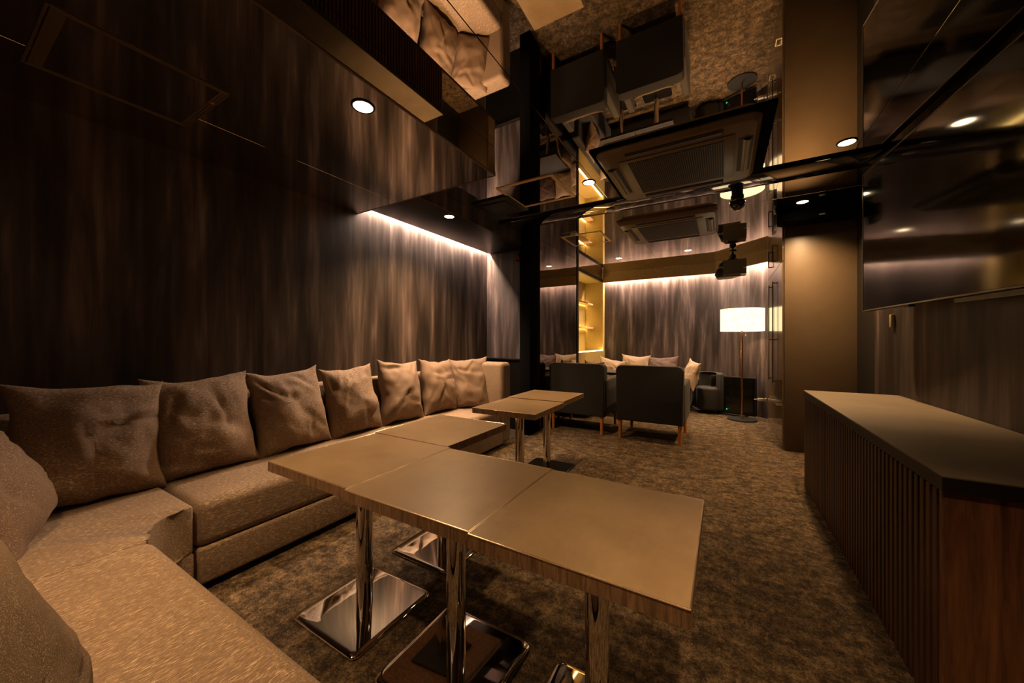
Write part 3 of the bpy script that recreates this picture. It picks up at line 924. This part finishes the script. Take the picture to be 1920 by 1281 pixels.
box('vent_panel', (-0.235, 0.235, -0.215, 0.235, -0.003, -0.0005), 'mirror', vt)
cyl('latch', 0.11, 0.25, -0.007, -0.003, 0.008, 'white', vt, seg=12)
# black square ceiling diffuser next to the soffit
df = empty('ceiling_diffuser', (-1.93, 3.05, ZU), 'flat black square air diffuser in the ceiling beside the bronze hatch', 'vent')
box('frame', (-0.21, 0.21, -0.21, 0.21, -0.016, 0.0), 'black', df, 0.004, 2)
box('centre_plate', (-0.14, 0.14, -0.14, 0.14, -0.026, -0.016), 'black', df, 0.004, 2)
sdt = empty('smoke_detector', (-1.62, 4.30, ZU), 'small round pale detector on the ceiling beyond the beam', 'detector')
cyl('base', 0, 0, -0.012, 0.0, 0.045, 'beige', sdt, r1=None)
cyl('sensor', 0, 0, -0.026, -0.012, 0.020, 'beige', sdt, r1=0.032)
wb = box('ceiling_sensor', (-1.012, -0.952, 3.60, 3.66, ZU - 0.038, ZU - 0.022), 'white', None, 0.004, 2)
tag(wb, 'tiny square white sensor on the black beam', 'sensor')
rd = empty('alarm_lamp', (-2.36, YJ - 0.006, 2.30), 'dark red alarm lamp high on the wall beside the soffit end', 'alarm')
bm = bmesh.new()
for k in range(1):
    bmesh.ops.create_cone(bm, cap_ends=True, segments=24, radius1=0.05, radius2=0.032, depth=0.04, matrix=Matrix.Translation((0, -0.02, 0)) @ Matrix.Rotation(R(90), 4, 'X'))
finish('lens', bm, 'red', rd, 'auto')
box('backplate', (-0.06, 0.06, -0.004, 0.0, -0.06, 0.06), 'black', rd)

# ------------------------------------------------------------------ television
tv = empty('television', (1.005, 3.10, 1.43), 'very large glossy black wall screen above the slatted counter', 'television', rz=0)
ax = Vector((0.95, 3.83, 0)); bx = Vector((1.13, 2.02, 0))
dv = (bx - ax); ln = dv.length
ang = math.atan2(dv.y, dv.x)
tv.location = (ax.x, ax.y, 1.425)
tv.rotation_euler = (0, 0, ang)
HT = 1.075
box('casing', (0.0, ln, 0.006, 0.045, 0.0, HT), 'plastic', tv, 0.004, 2)
box('screen', (0.008, ln - 0.008, 0.001, 0.0055, 0.012, HT - 0.008), 'tv_glass', tv)
bm = bmesh.new()
e = 0.0075
for b in ((0, ln, 0.0, e), (0, ln, HT - e, HT), (0, e, 0, HT), (ln - e, ln, 0, HT)):
    box_bm(bm, b[0], b[1], -0.002, 0.0058, b[2], b[3], 0.001, 1)
finish('bezel', bm, 'speaker_grey', tv)
box('wall_mount', (0.6, 1.1, 0.045, 0.10, 0.3, 0.75), 'black', tv)
box('sensor_bar', (0.55, 0.62, 0.0, 0.03, -0.012, 0.0), 'plastic', tv, 0.002, 1)
box('cable_cover', (1.0, 1.5, 0.01, 0.04, -0.03, 0.0), 'plastic', tv, 0.004, 1)
sw = box('wall_switch', (XR - 0.022, XR, 3.86, 3.90, 1.30, 1.40), 'beige', None, 0.005, 2)
tag(sw, 'small beige wall switch under the big screen', 'switch')

# ------------------------------------------------------------------ slatted counter
ct = empty('slatted_counter', (0.575, 1.6, 0), 'low walnut counter with upright slats and a taupe slab top', 'counter')
def CB(x0, x1, y0, y1, z0, z1): return (x0 - 0.575, x1 - 0.575, y0 - 1.6, y1 - 1.6, z0, z1)
box('carcass', CB(0.605, XR - 0.004, 1.635, 3.755, 0.0, 0.735), 'counter_edge', ct)
box('end_panel', CB(0.580, XR - 0.004, 1.612, 1.634, 0.0, 0.738), 'walnut', ct, 0.002, 1)
box('end_panel', CB(0.580, XR - 0.004, 3.745, 3.765, 0.0, 0.738), 'walnut', ct, 0.002, 1)
bm = bmesh.new()
prism_bm(bm, [(0.0, 0.0), (XR - 0.004 - 0.575, 0.0), (XR - 0.004 - 0.575, 2.175), (0.0, 2.175)], 0.740, 0.783)
finish('top_slab', bm, 'counter_edge', ct)
box('top_surface', CB(0.5765, XR - 0.004, 1.6015, 3.7735, 0.783, 0.787), 'counter', ct)
sl = box('slat', (0.004, 0.026, 0.0, 0.026, 0.004, 0.734), 'slat', ct, 0.002, 1)
n_sl = 50
for k in range(n_sl):
    o = sl if k == 0 else sl.copy()
    if k:
        C.objects.link(o); o.parent = ct
    o.location = (0, 0.048 + 0.0425 * k, 0)
